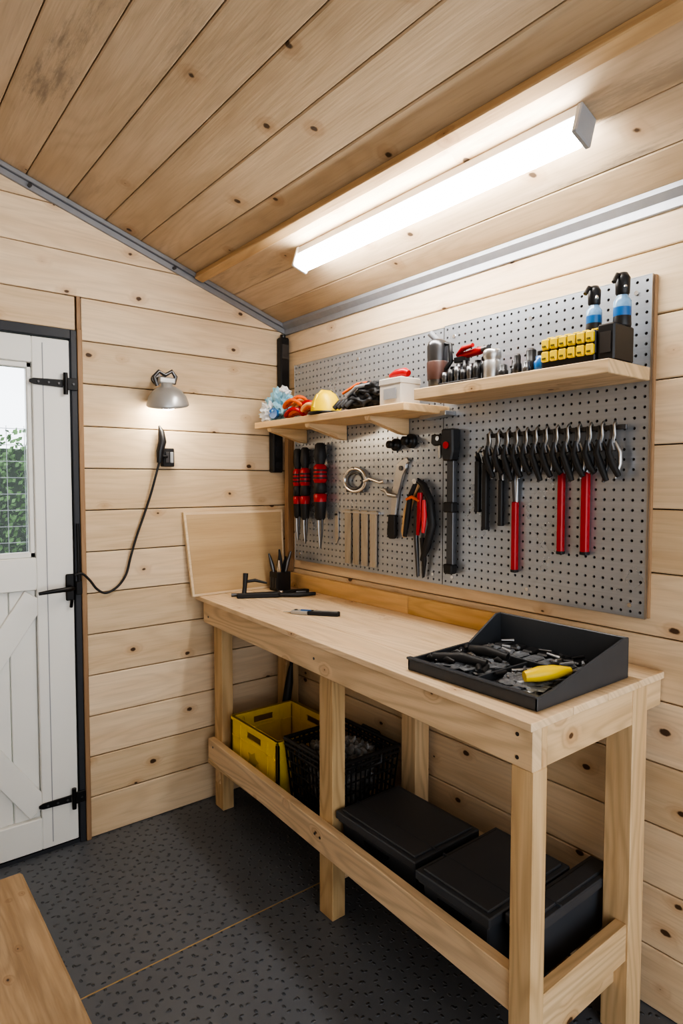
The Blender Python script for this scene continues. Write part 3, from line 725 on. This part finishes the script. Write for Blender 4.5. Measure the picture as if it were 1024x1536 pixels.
def bottle(x,y,z0,h,r,name='spray_bottle'):
    b=B()
    b.lathe([(0,0),(r,0),(r*1.05,h*0.05),(r,h*0.2)],(x,y,z0),blackp,n=20)
    b.lathe([(r,h*0.2),(r*1.02,h*0.22),(r*1.02,h*0.36)],(x,y,z0),blue,n=20)
    b.lathe([(r*1.02,h*0.36),(r*1.0,h*0.48),(r*0.7,h*0.55),(r*0.6,h*0.6)],(x,y,z0),clearb,n=20)
    b.lathe([(r*0.55,h*0.58),(r*0.8,h*0.62),(r*0.85,h*0.9),(r*0.5,h),(0,h)],(x,y,z0),blackp,n=20)
    b.tube([(x,y,z0+h*0.92),(x-0.02,y+0.004,z0+h*0.95),(x-0.032,y+0.006,z0+h*0.80)],0.0055,blackp,n=8)
    b.tube([(x,y-0.004,z0+h*0.88),(x-0.01,y-0.012,z0+h*0.7)],0.005,chrome,n=8)
    b.finish(name)
bottle(1.52,0.885,SR+0.087,0.118,0.019); bottle(1.53,0.816,SR+0.090,0.133,0.021)

# ------------------------------------------------------------------ wall lamp
b=B(); c=Vector((1.035,2.425,1.700)); tilt=Matrix.Rotation(math.radians(-8),3,'Y')@Matrix.Rotation(math.radians(12),3,'X')
prof=[(0.080,0.0),(0.083,0.003),(0.081,0.012),(0.073,0.037),(0.057,0.059),(0.037,0.072),(0.022,0.078),(0.022,0.092),(0.0,0.094)]
b.lathe(prof,c,lampsil,M=tilt); b.lathe([(r*0.97,z-0.0015) for r,z in prof],c,whitep,M=tilt)
b.blob(c+Vector((0,0,0.010)),(0.036,0.036,0.028),bulbm,0,1,0,sub=3)
top=c+tilt@Vector((0,0,0.088))
b.tube([top+Vector((0.03,0,0.0)),top+Vector((0.038,0,0.03)),top+Vector((0.022,0,0.05)),top+Vector((-0.005,0,0.032)),top+Vector((-0.032,0,0.045)),top+Vector((-0.052,0,0.022)),top+Vector((-0.038,0,-0.012))],0.008,darksteel,n=10)
b.box(top+Vector((0.0,0,0.012)),(0.065,0.022,0.024),lampsil,bev=0.004)
b.tube([top+Vector((0,0,0.015)),top+Vector((0,0.04,0.03)),Vector((top.x,2.506,top.z+0.03))],[0.007,0.007,0.007],darksteel,n=10)
b.cyl((top.x,2.500,top.z+0.03),(top.x,2.510,top.z+0.03),0.022,darksteel)
b.finish('wall_lamp')
b=B()
b.bx(1.035,1.085,2.482,2.509,1.46,1.535,blackp,bev=0.003)
b.bx(1.045,1.062,2.478,2.483,1.475,1.52,darksteel,bev=0.002); b.bx(1.066,1.080,2.478,2.483,1.475,1.52,greyp,bev=0.002)
b.finish('wall_socket')
b=B()
b.tube([(1.018,2.478,1.475),(1.020,2.476,1.52),(1.030,2.474,1.56),(1.028,2.478,1.60),(1.022,2.484,1.625)],[0.010,0.015,0.017,0.013,0.004],blackp,n=14)
b.tube([(1.05,2.478,1.50),(1.035,2.47,1.50),(1.022,2.476,1.51)],0.006,blackp,n=8)
cp=[(1.018,2.478,1.478),(1.005,2.48,1.43),(0.985,2.488,1.35),(0.957,2.492,1.265),(0.925,2.492,1.18),(0.900,2.492,1.10),(0.880,2.492,1.03),(0.845,2.492,0.985),(0.80,2.492,0.965),(0.765,2.49,0.985),(0.740,2.488,1.02),(0.71,2.486,1.05),(0.685,2.488,1.045)]
def cat(P_,n=6):
    P_=[Vector(p) for p in P_]; out=[]
    for i in range(len(P_)-1):
        p0=P_[max(i-1,0)];p1=P_[i];p2=P_[i+1];p3=P_[min(i+2,len(P_)-1)]
        for k in range(n):
            t=k/n; out.append(0.5*((2*p1)+(-p0+p2)*t+(2*p0-5*p1+4*p2-p3)*t*t+(-p0+3*p1-3*p2+p3)*t**3))
    out.append(P_[-1]); return out
b.tube(cat(cp),0.0045,blackr,n=10)
b.finish('power_cable')
b=B(); b.bx(1.600,1.648,2.47,2.508,1.68,2.06,blackp,bev=0.006); b.bx(1.606,1.642,2.465,2.472,1.96,2.03,darksteel,bev=0.003)
b.cyl((1.624,2.49,2.06),(1.624,2.49,2.075),0.012,blackp); b.finish('power_strip')
b=B(); b.bx(1.555,1.610,2.468,2.508,1.440,1.66,blackp,bev=0.006)
for k in range(4): b.cyl((1.582,2.466,1.475+k*0.05),(1.582,2.470,1.475+k*0.05),0.016,blackr)
b.finish('power_strip')
b=B(); b.bx(1.615,1.648,2.44,2.468,BT+0.07,1.60,trimwood,bev=0.002); b.finish('trim_6')

# ------------------------------------------------------------------ bench-top items
b=B(); x,y=1.535,2.385
b.bx(x-0.036,x+0.036,y-0.034,y+0.034,BT+0.0005,BT+0.085,blackp,bev=0.004)
for k in range(3): b.bx(x-0.039,x-0.035,y-0.028+k*0.02,y-0.014+k*0.02,BT+0.015,BT+0.06,darksteel,bev=0.001)
for (dx,dy,tx,ty,h,m) in ((-0.02,0.01,-0.040,0.03,0.165,darksteel),(0.0,-0.01,-0.01,-0.01,0.185,blackr),(0.02,0.01,0.03,0.0,0.15,blackr),(0.01,-0.015,0.038,-0.03,0.175,darksteel),(-0.015,-0.015,-0.025,-0.03,0.14,chrome),(0.0,0.015,0.01,0.02,0.16,yeld)):
    b.tube([(x+dx,y+dy,BT+0.05),(x+dx*0.5+tx*0.5,y+dy*0.5+ty*0.5,BT+h*0.7),(x+tx,y+ty,BT+h)],[0.007,0.010,0.004],m,n=10)
b.finish('tool_caddy')
b=B()
z=BT
def bp(u,v,zz):
    o=Vector((1.40,2.27,z)); a=Vector((0.90,-0.42,0)).normalized(); c=Vector((0.42,0.90,0)).normalized()
    return o+a*u+c*v+Vector((0,0,zz))
b.prism([bp(-0.13,-0.012,0.001),bp(0.04,-0.022,0.001),bp(0.07,0.0,0.001),bp(0.04,0.020,0.001),bp(-0.13,0.010,0.001)],(0,0,0.020),blackr,bev=0.003)
b.tube([bp(-0.15,0.04,0.008),bp(0.0,0.045,0.008),bp(0.17,0.05,0.008)],0.0075,darksteel,n=10)
b.tube([bp(-0.10,0.0,0.014),bp(-0.095,0.02,0.045),bp(-0.09,0.03,0.10)],[0.010,0.009,0.011],blackr,n=12)
b.tube([bp(-0.09,0.03,0.065),bp(-0.05,0.035,0.068),bp(-0.0,0.03,0.055)],[0.006,0.007,0.004],blackr,n=10)
b.prism([bp(0.05,-0.008,0.001),bp(0.13,0.045,0.001),bp(0.19,0.062,0.001),bp(0.17,0.085,0.001),bp(0.10,0.070,0.001),bp(0.04,0.02,0.001)],(0,0,0.016),blackr,bev=0.003)
b.tube([bp(0.05,-0.01,0.010),bp(0.12,-0.03,0.010),bp(0.20,-0.015,0.010)],[0.008,0.009,0.007],blackr,n=10)
b.cyl(bp(0.055,0.002,0.002),bp(0.055,0.002,0.026),0.010,chrome,n=14)
b.finish('lever_clamp')
b=B()
o=Vector((1.345,1.865,z)); a=Vector((0.60,-0.80,0)).normalized(); c=Vector((0.80,0.60,0)).normalized()
def kp(u,v,zz): return o+a*u+c*v+Vector((0,0,zz))
b.prism([kp(-0.02,-0.017,0.0005),kp(0.095,-0.015,0.0005),kp(0.10,0.0,0.0005),kp(0.095,0.016,0.0005),kp(-0.02,0.018,0.0005)],(0,0,0.014),blackr,bev=0.002)
b.prism([kp(0.0,-0.006,0.014),kp(0.09,-0.005,0.014),kp(0.09,0.005,0.014),kp(0.0,0.006,0.014)],(0,0,0.002),lampsil)
b.prism([kp(-0.085,-0.012,0.001),kp(-0.02,-0.019,0.001),kp(-0.02,0.019,0.001),kp(-0.082,0.015,0.001)],(0,0,0.013),lampsil,bev=0.002)
b.prism([kp(-0.12,0.004,0.004),kp(-0.07,-0.010,0.004),kp(-0.07,0.012,0.004)],(0,0,0.002),lampsil)
b.prism([kp(-0.05,-0.004,0.013),kp(-0.01,-0.005,0.013),kp(-0.01,0.005,0.013),kp(-0.05,0.004,0.013)],(0,0,0.004),blue,bev=0.001)
b.cyl(kp(-0.068,0.0,0.013),kp(-0.068,0.0,0.017),0.006,darksteel,n=12)
b.finish('utility_knife')

# tool tray
b=B(); tx0,tx1,ty0,ty1=1.140,1.520,0.775,1.165; t=0.007
b.bx(tx0,tx1,ty0,ty1,BT+0.001,BT+0.008,traym,bev=0.002)
b.bx(tx0,tx0+t,ty0,ty1,BT+0.001,BT+0.030,traym,bev=0.002)
b.bx(tx1-t,tx1,ty0,ty1,BT+0.001,BT+0.102,traym,bev=0.002)
prof=[(tx0,BT+0.001),(tx1,BT+0.001),(tx1,BT+0.102),(tx1-0.025,BT+0.102),(tx1-0.14,BT+0.034),(tx0,BT+0.030)]
b.prism([(x,ty1-t,zz) for x,zz in prof],(0,t,0),traym,bev=0.0015)
prof=[(tx0,BT+0.001),(tx1,BT+0.001),(tx1,BT+0.102),(tx1-0.025,BT+0.102),(tx0+0.06,BT+0.036),(tx0,BT+0.030)]
b.prism([(x,ty0,zz) for x,zz in prof],(0,t,0),traym,bev=0.0015)
b.bx(tx0-0.004,tx0+0.012,ty0-0.003,ty1+0.003,BT+0.028,BT+0.034,traym,bev=0.002)
b.bx(1.36,1.366,ty0+t,ty1-t,BT+0.008,BT+0.032,traym,bev=0.001); b.bx(tx0+t,1.36,0.955,0.961,BT+0.008,BT+0.028,traym,bev=0.001)
tray=b.finish('tool_tray')
b=B(); random.seed(11); zf=BT+0.009
b.bx(1.37,1.50,0.80,1.14,zf,zf+0.012,clearp,bev=0.004)
for k in range(7):
    y=0.815+k*0.046; b.bx(1.378,1.435,y,y+0.036,zf+0.012,zf+0.020,clearp,bev=0.004); b.bx(1.442,1.49,y,y+0.036,zf+0.012,zf+0.022,blackp,bev=0.004)
for k in range(16):
    x=random.uniform(1.385,1.48); y=random.uniform(0.83,1.11); a=random.uniform(0,3.14); l=random.uniform(0.02,0.045)
    b.tube([(x-l*math.cos(a)*0.5,y-l*math.sin(a)*0.5,zf+0.025),(x+l*math.cos(a)*0.5,y+l*math.sin(a)*0.5,zf+0.027)],[0.005,0.003],(steel,greyp,darksteel)[k%3],n=8)
for k in range(30):
    x=random.uniform(1.175,1.33); y=random.uniform(0.98,1.13); a=random.uniform(-0.9,0.9)+1.2; l=random.uniform(0.03,0.10)
    x2=min(max(x+l*math.cos(a),1.16),1.345); y2=min(max(y+l*math.sin(a)-l/2,0.975),1.145)
    b.tube([(x,y,zf+0.008+0.001*k*0.6),((x+x2)/2,(y+y2)/2,zf+0.014+0.0005*k),(x2,y2,zf+0.008+0.0006*k)],[0.005,0.008,0.004],(blackr,darksteel,blackr,blackp,steel)[k%5],n=8)
for k in range(26):
    x=random.uniform(1.165,1.34); y=random.uniform(0.80,0.945); a=random.uniform(0,3.14); l=random.uniform(0.03,0.09)
    x2=min(max(x+l*math.cos(a),1.16),1.345); y2=min(max(y+l*math.sin(a)-l/2,0.795),0.945)
    b.tube([(x,y,zf+0.006+0.0005*k),(x2,y2,zf+0.008+0.0005*k)],[0.006,0.004],(blackr,blackp,clearp,steel)[k%4],n=8)
b.blob((1.26,1.05,zf+0.012),(0.09,0.075,0.014),clearp,0.35,10,4,flatb=zf,smooth=False)
b.blob((1.25,0.87,zf+0.010),(0.08,0.06,0.012),clearp,0.35,10,8,flatb=zf,smooth=False)
b.tube([(1.30,1.09,zf+0.034),(1.30,1.04,zf+0.04),(1.31,0.98,zf+0.034)],[0.012,0.014,0.01],blackr,n=12)
b.tube([(1.19,1.12,zf+0.026),(1.22,1.05,zf+0.034),(1.24,0.99,zf+0.028)],[0.012,0.014,0.01],blackr,n=12)
b.tube([(1.205,0.855,zf+0.036),(1.235,0.838,zf+0.040),(1.275,0.825,zf+0.040),(1.32,0.812,zf+0.038)],[0.012,0.018,0.017,0.009],yel,n=14)
b.tube([(1.22,0.862,zf+0.036),(1.27,0.850,zf+0.034),(1.31,0.842,zf+0.034)],[0.006,0.008,0.005],blackr,n=10)
b.cyl((1.31,0.815,zf+0.038),(1.34,0.807,zf+0.034),0.004,steel,n=10)
b.finish('assorted_hand_tools',True,parent=tray)

# ------------------------------------------------------------------ storage under bench
SF=0.2145
def storage_box(x0,x1,y0,y1,zt,name='storage_box'):
    b=B(); i=0.014; zl=zt-0.030
    b.hexa([(x0+i+.01,y0+i+.01,SF),(x1-i-.01,y0+i+.01,SF),(x1-i-.01,y1-i-.01,SF),(x0+i+.01,y1-i-.01,SF),(x0+i,y0+i,zl),(x1-i,y0+i,zl),(x1-i,y1-i,zl),(x0+i,y1-i,zl)],boxm,bev=0.004)
    b.bx(x0+0.006,x1-0.006,y0+0.006,y1-0.006,zl-0.008,zl,boxm,bev=0.002)
    b.bx(x0,x1,y0,y1,zl,zt-0.005,boxm,bev=0.003)
    b.bx(x0+0.014,x1-0.014,y0+0.014,y1-0.014,zt-0.006,zt,boxm,bev=0.004)
    xm=x0+(x1-x0)*0.32; b.bx(xm-0.002,xm+0.002,y0+0.002,y1-0.002,zt-0.005,zt+0.0012,boxm)
    ym=(y0+y1)/2; hw=min(0.055,(y1-y0)*0.3); pts=[]
    for k in range(13):
        a=math.pi+math.pi*k/12; pts.append((x0+i+0.001,ym+hw*math.cos(a),zl-0.022+0.022*math.sin(a)))
    b.tube(pts,0.003,blackp,n=8)
    b.prism([(q[0]+0.002,q[1],q[2]) for q in pts],(-0.0045,0,0),blackp)
    b.finish(name)
storage_box(1.190,1.46,1.185,1.535,0.372)
storage_box(1.155,1.490,0.905,1.150,0.385)
storage_box(1.200,1.575,0.822,0.897,0.388,'storage_box')
def wallstrip(b,A,C,z0,z1,th,mat):
    A=Vector((A[0],A[1],0));C=Vector((C[0],C[1],0)); d=(C-A).normalized(); n=Vector((-d.y,d.x,0))*th/2
    b.hexa([(A-n)+Vector((0,0,z0)),(C-n)+Vector((0,0,z0)),(C+n)+Vector((0,0,z0)),(A+n)+Vector((0,0,z0)),(A-n)+Vector((0,0,z1)),(C-n)+Vector((0,0,z1)),(C+n)+Vector((0,0,z1)),(A+n)+Vector((0,0,z1))],mat)
b=B(); x0,x1,y0,y1,zt=1.250,1.545,1.965,2.310,0.428
b.bx(x0,x1,y0,y1,SF,SF+0.006,yel)
def ccwall(A,C):
    A=Vector((*A,0));C=Vector((*C,0)); d=C-A
    wallstrip(b,A[:2],C[:2],SF,zt-0.055,0.006,yel); wallstrip(b,A[:2],C[:2],zt-0.028,zt,0.006,yel)
    wallstrip(b,A[:2],(A+d*0.34)[:2],zt-0.055,zt-0.028,0.006,yel); wallstrip(b,(A+d*0.66)[:2],C[:2],zt-0.055,zt-0.028,0.006,yel)
    wallstrip(b,A[:2],C[:2],zt-0.012,zt,0.016,yel); wallstrip(b,A[:2],C[:2],zt-0.075,zt-0.070,0.012,yel)
    for k in (0.0,0.2,0.8,1.0):
        q=A+d*k; b.bx(q.x-0.006,q.x+0.006,q.y-0.006,q.y+0.006,SF,zt-0.001,yel,bev=0.001)
ccwall((x0,y0),(x0,y1)); ccwall((x1,y0),(x1,y1)); ccwall((x0,y0),(x1,y0)); ccwall((x0,y1),(x1,y1))
yelp=plain('crate_emboss',(0.50,0.36,0.02),0.5)
pts=[(x0-0.0045,2.14+0.045*math.cos(q)*(1 if k%2 else 0.6),SF+0.085+0.035*math.sin(q)*(1 if k%2 else 0.6)) for k,q in [(k,2*math.pi*k/10) for k in range(10)]]
b.prism(pts,(0.002,0,0),yelp)
for k in range(2): b.bx(x0-0.0045,x0-0.003,2.07,2.21,SF+0.022+k*0.014,SF+0.028+k*0.014,yelp)
b.finish('plastic_crate')
b=B(); x0,x1,y0,y1,zt=1.262,1.548,1.625,1.935,0.452
ti=0.02
cb=[(x0+ti,y0+ti),(x1-ti,y0+ti),(x1-ti,y1-ti),(x0+ti,y1-ti)]; ct=[(x0,y0),(x1,y0),(x1,y1),(x0,y1)]
b.bx(x0+ti,x1-ti,y0+ti,y1-ti,SF,SF+0.006,blackp)
for e in range(4):
    A0,A1=Vector((*cb[e],SF+0.004)),Vector((*cb[(e+1)%4],SF+0.004)); T0,T1=Vector((*ct[e],zt)),Vector((*ct[(e+1)%4],zt))
    for k in range(14):
        s=k/13; b.tube([A0.lerp(A1,s),T0.lerp(T1,s)],0.0034,blackp,n=6)
    for k in range(6):
        s=k/6; b.tube([A0.lerp(T0,s),A1.lerp(T1,s)],0.0032,blackp,n=6)
    b.tube([T0,T1],0.008,blackp,n=8)
    b.tube([T0.lerp(A0,0.09),T1.lerp(A1,0.09)],0.006,blackp,n=8)
    m0,m1=T0.lerp(T1,0.3),T0.lerp(T1,0.7); dz=Vector((0,0,-0.04))
    b.tube([m0,m0+dz,m1+dz,m1],0.006,blackp,n=8)
for sx in (0,1):
    xx=x0 if sx==0 else x1
    b.tube([(xx,y0+0.10,zt),(xx,y0+0.11,zt+0.012),(xx,y1-0.11,zt+0.012),(xx,y1-0.10,zt)],0.006,blackp,n=8)
basket=b.finish('laundry_basket')
b=B(); b.blob((1.405,1.78,0.335),(0.105,0.115,0.115),foil,0.28,14,2,sub=5,flatb=SF+0.008,smooth=False)
b.blob((1.45,1.73,0.40),(0.06,0.06,0.05),foil,0.35,12,7,sub=4,smooth=False)
b.blob((1.36,1.85,0.39),(0.05,0.05,0.045),foil,0.35,12,9,sub=4,smooth=False); b.finish('crumpled_packaging',True,parent=basket)
b=B()
b.tube([(1.50,2.342,SF+0.001),(1.53,2.345,0.36),(1.555,2.345,0.50),(1.565,2.345,0.57)],[0.012,0.020,0.018,0.009],blackr,n=12)
b.tube([(1.565,2.345,0.56),(1.57,2.345,0.62),(1.575,2.335,0.65),(1.575,2.315,0.64)],0.008,blackp,n=10)
b.finish('folded_umbrella')

# ------------------------------------------------------------------ foreground bench
b=B()
b.bx(0.105,0.320,0.30,1.662,0.405,0.450,old_y,bev=0.006,rnd=0.31); b.bx(-0.115,0.102,0.30,1.655,0.405,0.450,old_y,bev=0.006,rnd=0.77)
for x in (-0.09,0.235):
    for y in (0.40,1.52): b.bx(x,x+0.06,y,y+0.06,0,0.405,old_y,bev=0.004)
b.bx(-0.03,0.235,0.415,0.445,0.30,0.38,old_y,bev=0.003); b.bx(-0.03,0.235,1.535,1.565,0.30,0.38,old_y,bev=0.003)
b.finish('wooden_bench')

# ------------------------------------------------------------------ lights / world
def pt(name,loc,e,col,r=0.03):
    l=bpy.data.lights.new(name,'POINT'); l.energy=e; l.color=col; l.shadow_soft_size=r
    o=bpy.data.objects.new(name,l); o.location=loc; scene.collection.objects.link(o)
pt('lamp_bulb_light',(1.035,2.425,1.680),1.7,(1.0,0.88,0.70),0.03)
w=bpy.data.worlds.new('World'); scene.world=w; w.use_nodes=True
nt=w.node_tree; bg=nt.nodes['Background']
bg.inputs['Color'].default_value=(0.90,0.95,1.0,1); bg.inputs['Strength'].default_value=2.8

# ------------------------------------------------------------------ camera
cam=bpy.data.cameras.new('camera'); co=bpy.data.objects.new('camera',cam); scene.collection.objects.link(co); scene.camera=co
cam.sensor_fit='VERTICAL'; cam.sensor_height=36.0; cam.sensor_width=24.0; cam.lens=36.0*950/1536; cam.clip_start=0.02
pitch=math.radians(2.78)
fw=Vector((0.6202*math.cos(pitch),0.7844*math.cos(pitch),-math.sin(pitch)))
co.location=(0,0,1.40); co.rotation_euler=fw.to_track_quat('-Z','Y').to_euler()
scene.view_settings.view_transform='AgX'
scene.view_settings.exposure=0.0
try: scene.view_settings.look='AgX - High Contrast'
except Exception as e: print(e)
